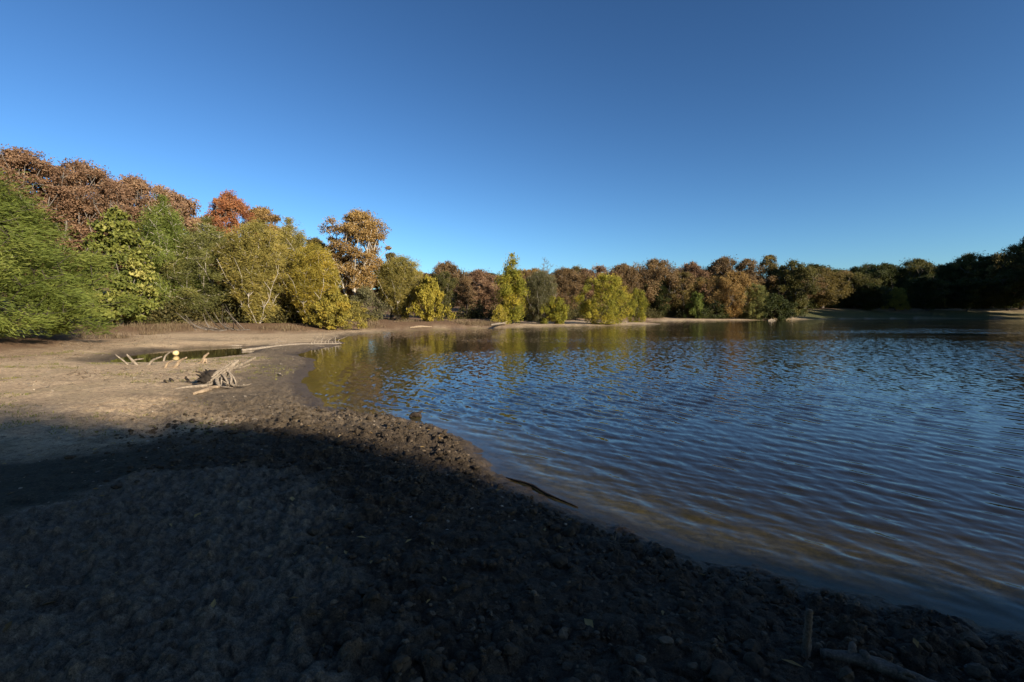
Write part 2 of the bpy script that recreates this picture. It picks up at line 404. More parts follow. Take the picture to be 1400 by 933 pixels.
rs = [2.4]
while rs[-1] < 260:
    r = rs[-1]; rs.append(r + min(max(.006, .00062 * r * r), .3 if r < 60 else .02 * r))
rs = np.array(rs)
az = np.concatenate([FINE, np.arange(59, 140, 1.5)])
az = np.concatenate([FINE, np.arange(58.5, 150, 1.5)])
X, Y = polar(az, rs)
r_ = np.hypot(X, Y)
dl = seg_dist(X, Y, LAKE); dp = seg_dist(X, Y, PUDDLE)
dm = np.minimum(dl, dp)
amp = (.55 + .45 * sst(-7, 3, X - .06 * Y)) * (.55 + .45 * sst(70, 30, Y)) * sst(-.02, -.8, dl)
amp = amp * (.45 + 1.1 * sst(.3, .7, fbm(X * .09 + 3, Y * .16, 4, 140)))
dr = np.interp(r_, rs[:-1], np.diff(rs))
W = np.zeros_like(X); lost = np.zeros_like(X)
wr = np.random.default_rng(11)
NW = 44
for i in range(NW):
    lam = .08 * (.46 / .08) ** ((i + wr.uniform(0, 1)) / NW)
    th = KD + wr.normal(0, .24 if lam > .25 else .42)
    k = 2 * np.pi / lam; s = .098 * math.sqrt(2.0 / NW) * (1.25 if .22 < lam < .6 else .8)
    kx, ky = k * math.cos(th), k * math.sin(th)
    keep = sst(2.2, 4.5, lam / np.maximum(dr * abs(math.sin(th)) + .0018 * r_, 1e-4))
    gust = .6 + .8 * vnoise(X * .35 / lam * .3 + i * 7, Y * .35 / lam * .3, 150 + i)
    W += keep * gust * s / k * np.sin(kx * X + ky * Y + wr.uniform(0, 6.28))
    lost += (1 - keep) * s * s / 2
W *= amp
Zg = ground(X, Y, False)[0]
depth = np.maximum(-Zg, 0)
murk = 1 - np.exp(-np.maximum(depth - .02, 0) * 4.5)
chop = amp * np.sqrt(lost) * 3.6
ripple = .11 * amp + .03
F = grid_faces(len(rs), len(az), False)
keepf = (dm.ravel()[F].min(1) < 1.6)
F = F[keepf]
used = np.zeros(X.size, bool); used[F.ravel()] = True
idx = np.cumsum(used) - 1
V = np.stack([X, Y, W], -1).reshape(-1, 3)[used]
water_me = mesh_np('water', V, idx[F], dict(murk=murk.ravel()[used], chop=chop.ravel()[used], ripple=ripple.ravel()[used]), WATER)
tag(link('water', water_me), 'rippled blue brown lake water', kind='structure')

# ------------------------------------------------------------------ trees
def profile(kind, u):
    if kind == 'oak':    return np.clip(u, 0, 1) ** .45 * np.clip(1 - u, 0, 1) ** .5 * 1.38
    if kind == 'willow': return (.55 + .45 * np.sin(np.pi * np.clip(u * .9 + .12, 0, 1))) * np.clip(1 - u, 0, 1) ** .5 * 1.15
    if kind == 'poplar': return np.clip(u + .12, 0, 1) ** .4 * np.clip(1 - u, 0, 1) ** .75 * 1.55
    if kind == 'bush':   return np.sqrt(np.clip(1 - u * u, 0, 1))
    if kind == 'fan':    return np.clip(u + .05, 0, 1) ** .7 * np.clip(1.0 - u, 0, 1) ** .42 * 1.35
    return np.sqrt(np.clip(1 - (2 * u - 1) ** 2, 0, 1))
def make_tree(name, seed, kind, H, Rad, base, nclump, crad, nleaf, leaf, trunks=1, spread=.25, flat=.72, bark='grey', trad=.03,
              wind=None, shell=.45, twigs=3, thin=0.0, lumps=.28, dirup=0.0):
    """returns trunk mesh, crown mesh for a tree standing at the origin"""
    g = np.random.default_rng(seed)
    # clump centres inside an uneven envelope
    P = []; tries = 0; mind = crad * .72
    lp = g.uniform(0, 6.28, 6)
    while len(P) < nclump and tries < nclump * 60:
        tries += 1
        u = g.uniform(0, 1); a = g.uniform(0, 2 * np.pi)
        env = profile(kind, np.array(u)) * Rad * (1 + lumps * (np.sin(2 * a + lp[0] + 3 * u) * .5 + np.sin(3 * a + lp[1] - 5 * u) * .35 + np.sin(5 * a + 7 * u + lp[2]) * .3))
        rr = max(env - crad * .55, 0) * (shell + (1 - shell) * g.uniform(0, 1)) ** .8 * (1 if g.uniform() < .8 else g.uniform(.2, 1))
        z = base * H + u * (H * (1 - base) - crad * .5)
        p = np.array([rr * np.cos(a), rr * np.sin(a), z])
        if P and min(np.sum((np.array(P) - p) ** 2, 1)) < mind ** 2: 
            if tries % 12: continue
        P.append(p)
    P = np.array(P); nclump = len(P)
    # skeleton: trunk lines, then every clump grows from the nearest limb
    nodes = [np.zeros(3)]; par = [-1]
    for k in range(trunks):
        a = g.uniform(0, 6.28) if trunks == 1 else 2 * np.pi * (k + g.uniform(-.25, .25)) / trunks
        lean = (spread if trunks > 1 else .06) * Rad
        last = 0; top = H * (.78 if kind in ('poplar',) else g.uniform(.5, .62))
        o = np.array([np.cos(a), np.sin(a), 0]) * (trad * H * .8 if trunks > 1 else 0)
        for s in range(1, 8):
            f = s / 7
            pt = o + np.array([np.cos(a) * lean * f ** .8, np.sin(a) * lean * f ** .8, top * f]) + np.r_[g.normal(0, .012 * H, 2), 0] * (s > 1)
            nodes.append(pt); par.append(last); last = len(nodes) - 1
    order = np.argsort(np.linalg.norm(P - [0, 0, base * H + .25 * H], axis=1))
    clump_node = {}
    for ci in order:
        c = P[ci]; N_ = np.array(nodes)
        dd = np.linalg.norm(N_ - c, axis=1) + 1.3 * np.maximum(N_[:, 2] - c[2] + .12 * H, 0) + (N_[:, 2] < .12 * H) * .25 * H
        j = int(np.argmin(dd)); st = nodes[j]; L = np.linalg.norm(c - st)
        ns = int(np.clip(L / (.09 * H), 1, 5)); last = j
        for s in range(1, ns + 1):
            f = s / ns
            pt = st + (c - st) * f + np.array([0, 0, .10 * L * np.sin(np.pi * f)]) + (g.normal(0, .05 * L, 3) if s < ns else 0)
            nodes.append(pt); par.append(last); last = len(nodes) - 1
        clump_node[ci] = last
    tw = []
    for ci in range(nclump):
        for k in range(twigs):
            v = g.normal(0, 1, 3); v /= np.linalg.norm(v); v[2] = abs(v[2]) * .8 + .1
            nodes.append(P[ci] + v * crad * g.uniform(.5, 1.0)); par.append(clump_node[ci])
    nodes = np.array(nodes); par = np.array(par)
    flow = np.zeros(len(nodes)); child = np.zeros(len(nodes), int)
    for i in range(len(nodes) - 1, -1, -1):
        if flow[i] == 0: flow[i] = 1
        if par[i] >= 0: flow[par[i]] += flow[i]
    rad = trad * H * (flow / flow[0] * (trunks if trunks > 1 else 1)) ** .5 / (trunks ** .5 if trunks > 1 else 1)
    rad = np.maximum(rad, .0016 * H); rad[0] = rad[1] * 1.35 if trunks == 1 else rad[1]
    # tubes
    I = np.arange(1, len(nodes)); A = nodes[par[I]]; B = nodes[I]
    ra = np.minimum(rad[par[I]], rad[I] * 1.35); rb = rad[I]
    A = A.copy(); A[par[I] == 0, 2] -= .25
    T = B - A; T /= np.linalg.norm(T, axis=1)[:, None] + 1e-9
    ref = np.where((np.abs(T[:, 2]) > .9)[:, None], [1., 0, 0], [0, 0, 1.])
    a1 = np.cross(T, ref); a1 /= np.linalg.norm(a1, axis=1)[:, None]; b1 = np.cross(T, a1)
    S = 6; ph = np.linspace(0, 2 * np.pi, S, endpoint=False)
    ring = np.cos(ph)[None, :, None] * a1[:, None] + np.sin(ph)[None, :, None] * b1[:, None]
    V = np.concatenate([A[:, None] + ring * ra[:, None, None], (B + T * rb[:, None] * .4)[:, None] + ring * rb[:, None, None]], 1).reshape(-1, 3)
    k = np.arange(S); q = np.stack([k, (k + 1) % S, S + (k + 1) % S, S + k], -1)
    Fq = (q[None] + (np.arange(len(I)) * 2 * S)[:, None, None]).reshape(-1, 4)
    tm = mesh_np(name + '_trunk', V, Fq, None, BARK[bark])
    if nleaf == 0: return tm, None
    # leaves
    cw = g.uniform(.55, 1.35, nclump) * (g.uniform(0, 1, nclump) > thin)
    ct = g.normal(.5, .23, nclump)
    cnt = np.maximum((cw / cw.sum() * nleaf).astype(int), 0)
    ci = np.repeat(np.arange(nclump), cnt); n = len(ci)
    v = g.normal(0, 1, (n, 3)); v /= np.linalg.norm(v, axis=1)[:, None]
    rr = crad * g.uniform(.5, 1.45, nclump)[ci] * g.uniform(0, 1, n) ** .42
    # ragged edges: a few spray directions per clump
    ang = np.arctan2(v[:, 1], v[:, 0]); rag = 1 + .30 * np.sin(ang * 3 + ct[ci] * 40) + .22 * np.sin(ang * 5 + v[:, 2] * 6 + ct[ci] * 90)
    pos = P[ci] + v * (rr * rag)[:, None] * [1, 1, flat]
    if wind is None:
        dv = v * .6 + g.normal(0, .7, (n, 3)) + [0, 0, -.25 + dirup]
    else:
        dv = np.array(wind) + g.normal(0, .38, (nclump, 3))[ci] + g.normal(0, .42, (n, 3)) + v * .35
    dv /= np.linalg.norm(dv, axis=1)[:, None]
    sd = np.cross(dv, g.normal(0, 1, (n, 3))); sd /= np.linalg.norm(sd, axis=1)[:, None] + 1e-9
    ls = g.uniform(.6, 1.3, n)[:, None]
    l2, w2 = leaf[0] / 2 * ls, leaf[1] / 2 * ls
    nrm = np.cross(dv, sd)
    V = np.stack([pos - dv * l2, pos + sd * w2 + nrm * w2 * .35, pos + dv * l2, pos - sd * w2 + nrm * w2 * .35], 1).reshape(-1, 3)
    V[:, 2] = np.maximum(V[:, 2], .03)
    Fq = np.arange(4 * n).reshape(-1, 4)
    tint = np.clip(.62 * ct[ci] + .38 * g.uniform(0, 1, n), 0, 1)
    cm = mesh_np(name + '_crown', V, Fq, dict(tint=np.repeat(tint, 4)), LM['oak_brown'], smooth=False)
    return tm, cm

PROTO = {}   # kind: (trunk, crown, height, radius)
def proto(key, H, Rad, **kw):
    PROTO[key] = (*make_tree(key, kw.pop('seed'), kw.pop('kind'), H, Rad, **kw), H, Rad)
W1 = (.85, .25, -.05); 
proto('willow_a', 8, 4.6, seed=1, kind='willow', base=.03, nclump=210, crad=.75, nleaf=110000, leaf=(.19, .030), trunks=5, spread=.5, wind=W1, flat=.8, trad=.012, bark='dark', shell=.45, thin=.1, lumps=.4)
proto('willow_b', 11, 4.4, seed=2, kind='willow', base=.10, nclump=170, crad=.85, nleaf=80000, leaf=(.26, .042), trunks=6, spread=.6, wind=W1, flat=.8, trad=.009, shell=.5, bark='pale', twigs=4)
proto('willow_c', 10, 4.4, seed=3, kind='fan', base=.08, nclump=150, crad=.80, nleaf=76000, leaf=(.26, .045), trunks=7, spread=.75, wind=W1, flat=.85, trad=.010, shell=.5, bark='pale', twigs=4)
proto('willow_d', 6, 3.7, seed=4, kind='round', base=-.12, nclump=130, crad=.62, nleaf=26000, leaf=(.26, .06), trunks=6, spread=.6, wind=(.5, .2, .35), flat=.85, trad=.016, shell=.5, bark='dark')
proto('oak_a', 16, 6.5, seed=11, kind='oak', base=.22, nclump=340, crad=.74, nleaf=98000, leaf=(.175, .11), trad=.026, shell=.45, flat=.74, thin=.10, lumps=.4)
proto('oak_b', 15, 6.0, seed=12, kind='oak', base=.18, nclump=310, crad=.70, nleaf=90000, leaf=(.175, .11), trad=.024, shell=.45, lumps=.6, flat=.7, thin=.16)
proto('oak_c', 14, 5.0, seed=13, kind='round', base=.2, nclump=220, crad=.70, nleaf=46000, leaf=(.24, .15), trad=.024, shell=.45, lumps=.6, flat=.72, thin=.14)
proto('oak_d', 10.5, 6.6, seed=31, kind='oak', base=.10, nclump=240, crad=.82, nleaf=56000, leaf=(.22, .15), trad=.03, shell=.4, flat=.9, thin=.12, lumps=.5)
proto('oak_e', 11.5, 5.8, seed=32, kind='round', base=.08, nclump=200, crad=.85, nleaf=50000, leaf=(.22, .15), trad=.028, shell=.4, flat=.95, thin=.12, lumps=.75)
proto('oak_f', 11.5, 5.4, seed=33, kind='fan', base=.10, nclump=190, crad=.78, nleaf=44000, leaf=(.22, .15), trad=.022, shell=.4, flat=.9, thin=.2, lumps=.7, trunks=2, spread=.3)
FAR = {'oak_a': 'oak_d', 'oak_b': 'oak_e', 'oak_c': 'oak_f'}
proto('oak_open', 13, 4.8, seed=14, kind='fan', base=.24, nclump=170, crad=.68, nleaf=50000, leaf=(.16, .105), trunks=4, spread=.42, trad=.02, bark='pale', shell=.45, twigs=3, thin=.14, lumps=.3)
proto('oak_thin', 14, 4.6, seed=15, kind='oak', base=.35, nclump=90, crad=.75, nleaf=17000, leaf=(.24, .15), trad=.02, bark='dark', shell=.45, twigs=5, lumps=.45)
proto('oak_sparse', 14, 4.6, seed=25, kind='oak', base=.35, nclump=60, crad=1.0, nleaf=5200, leaf=(.26, .16), trad=.016, bark='dark', shell=.45, twigs=4, lumps=.5, thin=.2)
proto('bigleaf', 9.5, 3.3, seed=16, kind='poplar', base=.06, nclump=120, crad=.62, nleaf=17000, leaf=(.30, .20), trad=.015, flat=.45, shell=.6, twigs=3, dirup=.1)
proto('poplar', 9, 2.3, seed=17, kind='poplar', base=.06, nclump=80, crad=.62, nleaf=18000, leaf=(.22, .08), trad=.014, flat=1.05, shell=.4, twigs=3, bark='dark', wind=(.3, .1, .5))
proto('bush_a', 3.2, 2.2, seed=18, kind='bush', base=.03, nclump=80, crad=.42, nleaf=15000, leaf=(.17, .085), trunks=6, spread=.5, trad=.012, shell=.4, lumps=.55, thin=.1, bark='dark', twigs=3)
proto('bush_b', 3.0, 2.6, seed=19, kind='bush', base=.03, nclump=60, crad=.50, nleaf=6000, leaf=(.20, .09), trunks=7, spread=.6, trad=.012, shell=.5, bark='grey', twigs=6, lumps=.45)
proto('snag', 10, 2.6, seed=20, kind='fan', base=.35, nclump=34, crad=.8, nleaf=0, leaf=(.1, .1), trunks=3, spread=.5, trad=.010, bark='grey', twigs=7)

def place(name, key, x, y, h, rad, mat, label, cat='tree', group=None, rz=None, z=None):
    tm, cm, H, Rd = PROTO[key]
    z0 = gz(x, y, False) - .03 if z is None else z
    root = empty(name, (x, y, z0), 0 if rz is None else rz, (rad / Rd, rad / Rd, h / H))
    tag(root, label, cat, group)
    link('trunk', tm, root)
    if cm:
        o = link('crown', cm, root)
        o.material_slots[0].link = 'OBJECT'; o.material_slots[0].material = LM[mat]
    return root
def place_px(name, key, px, D, top, hw, mat, label, cat='tree', group=None, rz=None):
    if D > 66: key = FAR.get(key, key)
    x = XD(px, D); zb = gz(x, D, False)
    f = {'bush_a': 1.0, 'bush_b': 1.0}.get(key, 1.0)
    return place(name, key, x, D, max(ZD(top, D) - zb, .6), hw * D / F_PX * f, mat, label, cat, group, rz)
tr = random.Random(5)
def wz(): return tr.uniform(-.35, .35)
def az_(): return tr.uniform(0, 6.28)

TREES = [
 # left bank, front row
 ('willow_tree','willow_a', -25,20.5,226,178,'willow_green','large dense green willow at the left edge, nearest tree to the beach',wz()),
 ('broadleaf_tree','bigleaf',165,35,276,54,'bigleaf','pale green broad-leaved tree with tiers of foliage, right of the large green willow',None),
 ('willow_tree','willow_b',228,43,262,58,'willow_green','tall green willow just right of the pale broad-leaved tree',wz()),
 ('willow_tree','willow_b',288,44,292,64,'willow_dull','dull green willow with bare leaning stems above the dark brushwood',2.9),
 ('willow_tree','willow_c',352,42,304,62,'willow_olive','olive willow in front of the red orange oak',wz()),
 ('willow_tree','willow_b',398,45,294,52,'willow_olive','tallest olive willow, left of the yellow-tinged one',.4),
 ('willow_tree','willow_c',430,43,335,54,'willow_yellow','yellow-tinged willow leaning over the lake corner',-.2),
 ('willow_bush','bush_a',455,42,395,34,'willow_yellow','low yellow willow bush hanging over the water at the lake corner',.3),
 # rust oaks on the left behind
 ('oak_tree','oak_a',-75,36,182,110,'oak_rust','rust brown oak above the large green willow at the left edge',1.0),
 ('oak_tree','oak_b',40,41,203,85,'oak_rust','rust brown oak rising behind the right shoulder of the large green willow',2.0),
 ('oak_tree','oak_a',125,45,221,75,'oak_rust','rust brown oak above the pale broad-leaved tree',3.3),
 ('oak_tree','oak_b',190,48,240,62,'oak_rust','rust brown oak behind the tall green willow',4.4),
 ('oak_tree','oak_c',245,50,262,40,'oak_rust','lowest rust brown oak between the tall green willow and the red orange oak',5.1),
 ('oak_tree','oak_b',318,52,262,44,'oak_red','red orange oak standing above the olive willows',.6),
 ('oak_tree','oak_c',366,58,283,32,'oak_orange','small orange brown oak behind the tallest olive willow',1.7),
 ('oak_tree','oak_open',490,57,287,64,'oak_orange','tall orange oak with pale forked bare limbs',.3),
 ('oak_tree','oak_c',432,64,325,30,'oak_bronze','bronze oak half hidden behind the yellow-tinged willow',2.5),
 # far corner of the lake
 ('bush','bush_b',500,55,392,36,'willow_grey','grey green bush below the tall orange oak',.2),
 ('bush','bush_a',478,51,410,26,'willow_olive','small olive bush at the waterline left of the grey green bush',.9),
 ('sapling','oak_thin',535,62,345,24,'oak_bronze','thin half-bare sapling right of the tall orange oak',1.9),
 ('willow_tree','willow_c',548,58,351,44,'willow_olive','olive willow with splayed V-shaped pale stems on the far beach',.15),
 ('bush','bush_a',584,56,376,27,'gold','bright golden yellow bush beside the V-stemmed willow',.5),
 ('oak_tree','oak_a',610,92,361,32,'oak_brown','brown oak behind the golden yellow bush',2.2),
 ('oak_tree','oak_b',655,90,367,32,'oak_rust','rust oak in the wood behind the small dark tree',3.2),
 ('broadleaf_tree','oak_c',608,68,372,24,'oak_olive','olive green tree right behind the golden yellow bush',2.8),
 ('small_tree','oak_thin',637,70,378,20,'oak_brown','small dark-trunked tree on the clearing left of the slim poplar',.7),
 ('oak_tree','oak_c',664,78,384,26,'oak_rust','low dark rust tree at the left of the slim poplar',1.1),
 ('poplar_tree','poplar',700,62,345,27,'willow_lime','slim tall yellow green poplar on the far beach',.2),
 ('willow_tree','willow_c',737,64,371,34,'willow_grey','grey olive willow just right of the slim poplar',.1),
 ('bare_tree','snag',745,70,352,18,None,'bare leafless tree poking above the grey olive willow',.4),
 ('bush','bush_a',757,63,404,19,'willow_lime','small lime green bush right of the grey olive willow',1.5),
 ('bush','bush_b',683,59,417,15,'gold','low yellowish bush at the foot of the slim poplar',2.5),
 ('willow_tree','willow_d',826,65,374,39,'willow_lime','round bright yellow green willow alone on the far beach',.2),
 ('willow_tree','willow_d',870,74,394,17,'willow_lime','smaller round yellow green willow behind the lone one',1.2),
 # far wood, back row
 ('oak_tree','oak_a',712,98,368,36,'oak_brown','brown oak behind the slim poplar',.3),
 ('oak_tree','oak_b',772,104,364,34,'oak_brown','brown oak between the bare tree and the lone round willow',.9),
 ('oak_tree','oak_c',818,108,362,32,'oak_rust','rust oak directly above the lone round willow',2.1),
 ('oak_tree','oak_a',852,110,362,32,'oak_brown','brown oak above the smaller round willow',4.0),
 ('oak_tree','oak_b',895,106,356,37,'oak_brown','broad tall brown oak right of the two round willows',5.0),
 ('oak_tree','oak_a',943,114,361,32,'oak_rust','reddish brown oak above the olive thicket of the far wood',1.4),
 ('oak_tree','oak_b',988,112,355,33,'oak_brown','tall brown oak behind the orange-topped tree',2.9),
 ('oak_tree','oak_thin',1020,110,357,28,'oak_brown','see-through oak with sky gaps behind the orange-topped tree',.2),
 ('oak_tree','oak_thin',1050,113,350,26,'oak_bronze','gappy dark oak with the highest tip of the far wood',3.9),
 ('broadleaf_tree','oak_c',1083,107,357,30,'oak_olive','olive green tree closing the right end of the brown far wood',.8),
 # far wood, front row
 ('broadleaf_tree','oak_c',935,104,377,28,'oak_bronze','bronze olive tree in the front row of the far wood',1.8),
 ('bush','bush_a',951,100,398,13,'willow_green','small fresh green bush against the dark far wood',.5),
 ('broadleaf_tree','oak_c',902,103,386,22,'oak_green','dark green tree at the left end of the front row of the far wood',2.8),
 ('broadleaf_tree','oak_b',1002,101,373,28,'oak_orange','orange-topped tree at the middle of the far wood',4.2),
 ('broadleaf_tree','willow_d',1030,100,386,22,'willow_dull','leaning green tree right of the orange-topped tree',.3),
 ('bush','bush_a',1058,99,402,26,'oak_green','dark green bush at the right foot of the far wood',2.0),
 ('bush','bush_b',970,100,410,24,'oak_green','dark thicket bush left of the orange-topped tree',1.0),
 # right bank
 ('broadleaf_tree','oak_b',1124,124,367,31,'oak_bronze','round bronze tree, leftmost on the right grassy bank',1.2),
 ('oak_tree','oak_c',1152,138,370,26,'oak_brown','brown oak behind the gap between two round bank trees',3.0),
 ('broadleaf_tree','oak_a',1168,126,376,28,'oak_olive','round olive tree, second from the left on the right grassy bank',2.4),
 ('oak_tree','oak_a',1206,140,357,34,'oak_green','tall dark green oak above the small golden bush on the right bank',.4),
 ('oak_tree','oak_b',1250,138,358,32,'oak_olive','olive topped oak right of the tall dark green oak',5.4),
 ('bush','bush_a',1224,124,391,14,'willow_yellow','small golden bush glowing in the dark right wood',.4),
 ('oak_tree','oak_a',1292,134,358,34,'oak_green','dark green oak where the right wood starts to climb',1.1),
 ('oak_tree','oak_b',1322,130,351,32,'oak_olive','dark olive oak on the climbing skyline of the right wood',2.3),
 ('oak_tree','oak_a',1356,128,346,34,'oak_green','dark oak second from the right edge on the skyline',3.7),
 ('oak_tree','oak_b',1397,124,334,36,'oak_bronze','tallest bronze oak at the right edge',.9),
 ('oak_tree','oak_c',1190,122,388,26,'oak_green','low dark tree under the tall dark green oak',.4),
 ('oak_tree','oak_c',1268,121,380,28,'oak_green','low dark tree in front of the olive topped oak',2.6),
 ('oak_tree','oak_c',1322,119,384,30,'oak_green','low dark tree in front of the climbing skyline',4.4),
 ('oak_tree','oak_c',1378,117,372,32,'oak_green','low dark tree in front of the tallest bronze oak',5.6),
]
for nm, key, px, D, top, hw, mat, label, rz in TREES:
    if px > 1100: D *= 1.17
    elif px > 880: D *= 1.09
    top += tr.uniform(-4, 3) * (D > 80)
    if 'oak_' in key and key not in ('oak_open', 'oak_thin'): hw *= 1.22
    cat = {'bush': 'bush', 'willow_bush': 'bush'}.get(nm, 'tree')
    place_px(nm, key, px, D, top, hw, mat, label, cat, {'bush': 'bushes round the lake', 'willow_bush': 'bushes round the lake'}.get(nm, 'trees round the lake'), wz() if rz is None else rz)

# deeper rows of the wood that only fill in behind the trees above
def fill(label, group, spots, mats):
    for i, (px, D, top, hw) in enumerate(spots):
        top += tr.uniform(-7, 4); px += tr.uniform(-9, 9); hw *= tr.uniform(.75, 1.2)
        place_px('oak_tree', ('oak_a', 'oak_b', 'oak_c', 'oak_thin')[i % 4], px, D, top, hw, mats[i % len(mats)], label, 'tree', group, az_())
fill('oak deep in the wood behind the far beach', 'oaks deep in the far wood',
     [(px, 132 + 6 * (i % 3), 370 + 4 * (i % 2), 40) for i, px in enumerate(range(590, 1120, 34))], ['oak_brown', 'oak_bronze', 'oak_olive', 'oak_rust', 'oak_orange'])
fill('oak deep in the dark wood on the right bank', 'oaks deep in the right wood',
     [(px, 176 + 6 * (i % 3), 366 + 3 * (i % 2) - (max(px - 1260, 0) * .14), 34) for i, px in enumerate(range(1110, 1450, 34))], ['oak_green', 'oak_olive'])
fill('oak deep in the wood behind the left bank', 'oaks deep in the left wood',
     [(px, 62 + 4 * (i % 3), 300 + .12 * px, 55) for i, px in enumerate(range(-60, 560, 60))], ['oak_rust', 'oak_brown', 'oak_bronze'])

# wood on the bank behind and beside the viewer: it throws the shade over the foreground
def qs(q, s):
    h = SUN[:2] / np.linalg.norm(SUN[:2]); pq = np.array([-h[1], h[0]])
    return pq * q - h * s
TS = math.tan(R(SUN_EL))
def caster(q, tip, h, rad, key='oak_b', mat='oak_brown'):
    s = tip - h / TS
    x, y = qs(q, s)
    place('oak_tree', key, x, y, h, rad, mat, 'shady oak of the wood on the near bank, outside the view', 'tree', 'oaks on the near bank', az_())
for q, tip, h, rad in [(.3, 9.2, 15, 3.8), (.9, 7.4, 13, 3.5), (1.5, 4.8, 12, 3.3), (-3, 7.5, 12, 5), (-7, 8, 12, 5.5),
                       (-12, 8, 13, 5.5), (1.0, 7.8, 19, 4.0), (-5, 7, 20, 6.5), (-14, 8, 18, 6), (2.3, 2.4, 9, 3.1), (-4, 4.5, 8.5, 5), (-10, 5, 9, 5), (2.2, 1.0, 7, 3.2), (1.7, 3.4, 10.5, 3.3), (1.9, 8.0, 14, 2.5),
                       (2.0, 5.4, 12.5, 2.2), (3.4, .4, 8, 2.6), (3.0, -1, 10, 3.2), (9, -9, 14, 5), (15, -12, 15, 5)]:
    caster(q, tip, h, rad)
caster(-4.8, 8.4, 15, 5, 'oak_thin'); caster(-9.5, 8.8, 15, 5, 'oak_thin'); caster(-15, 9, 16, 5.5, 'oak_thin'); caster(.3, 11.8, 17, 3.6, 'oak_sparse'); caster(-4.2, 12.6, 17, 4.4, 'oak_sparse')
for x, y in [(-9, -13), (-17, -9), (-3, -17), (-13, -20), (-24, -14), (5, -14), (-28, -2)]:
    place('oak_tree', 'oak_a', x, y, tr.uniform(13, 17), 6, 'oak_brown', 'shady oak of the wood on the near bank, outside the view', 'tree', 'oaks on the near bank', az_())
for x, y in [(134, 118), (128, 107), (122, 95), (118, 82), (113, 68), (108, 52), (100, 36), (90, 18), (140, 106), (134, 92), (128, 76), (122, 58), (146, 122), (112, 40), (76, 2), (131, 112), (125, 101), (120, 89), (139, 119), (137, 110), (130, 98), (146, 130), (152, 128), (143, 114), (156, 142), (150, 140), (160, 134), (166, 146), (172, 138), (178, 150)]:
    place('oak_tree', tr.choice(['oak_a', 'oak_b']), x, y, tr.uniform(19, 24), 7, 'oak_green', 'dark oak of the wood along the right bank, outside the view', 'tree', 'oaks on the right bank', az_())

# ------------------------------------------------------------------ undergrowth, weeds, clods, pebbles (nobody could count them)
def blades(name, pts, h, w, mat, label, cat, lean=.35, n_per=10, rad=.25, seed=0):
    g = np.random.default_rng(seed)
    C = np.repeat(pts, n_per, 0); n = len(C)
    base = C + np.c_[g.normal(0, rad, (n, 2)), np.zeros(n)]
    hh = h * g.uniform(.4, 1.3, n) * np.repeat(g.uniform(.6, 1.3, len(pts)), n_per)
    a = g.uniform(0, 6.28, n); le = g.normal(0, lean, (n, 2)) * hh[:, None]
    tip = base + np.c_[le, hh]; mid = base + np.c_[le * .35, hh * .55]
    sd = np.c_[np.cos(a), np.sin(a), np.zeros(n)] * (w * g.uniform(.6, 1.4, n))[:, None]
    V = np.stack([base - sd * .5, base + sd * .5, mid + sd * .6, tip, mid - sd * .6], 1)
    # two quads sharing the middle
    V = np.stack([base - sd * .5, base + sd * .5, mid + sd * .55, mid - sd * .55, tip + sd * .1, tip - sd * .1], 1).reshape(-1, 3)
    k = np.arange(n)[:, None] * 6
    F = np.concatenate([k + [0, 1, 2, 3], k + [3, 2, 4, 5]])
    t_ = np.repeat(np.clip(np.repeat(g.uniform(0, 1, len(pts)), n_per) * .6 + g.uniform(0, .4, n), 0, 1), 6)
    o = link(name, mesh_np(name, V, F, dict(tint=t_), mat, False))
    tag(o, label, cat, None, 'stuff'); return o
def puffs(name, pts, rad, h, n_per, leaf, mat, label, cat, seed=0):
    g = np.random.default_rng(seed)
    k = g.uniform(.5, 1.3, len(pts)); n = len(pts) * n_per
    v = g.normal(0, 1, (n, 3)); v /= np.linalg.norm(v, axis=1)[:, None]; v[:, 2] = np.abs(v[:, 2])
    kk = np.repeat(k, n_per)[:, None]
    lump = 1 + .35 * np.sin(np.arctan2(v[:, 1], v[:, 0]) * 3 + np.repeat(g.uniform(0, 6, len(pts)), n_per))
    pos = np.repeat(pts, n_per, 0) + v * (g.uniform(0, 1, n) ** .4 * lump)[:, None] * kk * [rad, rad, h]
    dv = v * .5 + g.normal(0, .8, (n, 3)); dv /= np.linalg.norm(dv, axis=1)[:, None]
    sd = np.cross(dv, g.normal(0, 1, (n, 3))); sd /= np.linalg.norm(sd, axis=1)[:, None]
    l2, w2 = leaf[0] / 2 * g.uniform(.6, 1.3, (n, 1)), leaf[1] / 2 * g.uniform(.6, 1.3, (n, 1))
    V = np.stack([pos - dv * l2, pos + sd * w2, pos + dv * l2, pos - sd * w2], 1).reshape(-1, 3)
    t_ = np.repeat(np.clip(np.repeat(g.normal(.5, .2, len(pts)), n_per) * .65 + g.uniform(0, .35, n), 0, 1), 4)
    o = link(name, mesh_np(name, V, np.arange(4 * n).reshape(-1, 4), dict(tint=t_), mat, False))
    tag(o, label, cat, None, 'stuff'); return o
def along(poly, n, off, spread, seed):
    g = np.random.default_rng(seed); poly = np.asarray(poly)
    L = np.r_[0, np.cumsum(np.linalg.norm(np.diff(poly, axis=0), axis=1))]
    s = g.uniform(0, L[-1], n)
    x = np.interp(s, L, poly[:, 0]) + g.normal(0, spread, n); y = np.interp(s, L, poly[:, 1]) + off + g.normal(0, spread, n)
    z = ground(x, y, False)[0]
    ok = z > .05
    return np.c_[x, y, z - .02][ok]
edge_left = [PT(*p, .4) for p in [(-120,488),(30,479),(125,465),(150,455),(250,452.5),(400,451),(465,448)]]
edge_far = [PT(*p, .4) for p in [(475,448),(560,445),(640,444.2),(700,443.2)]]
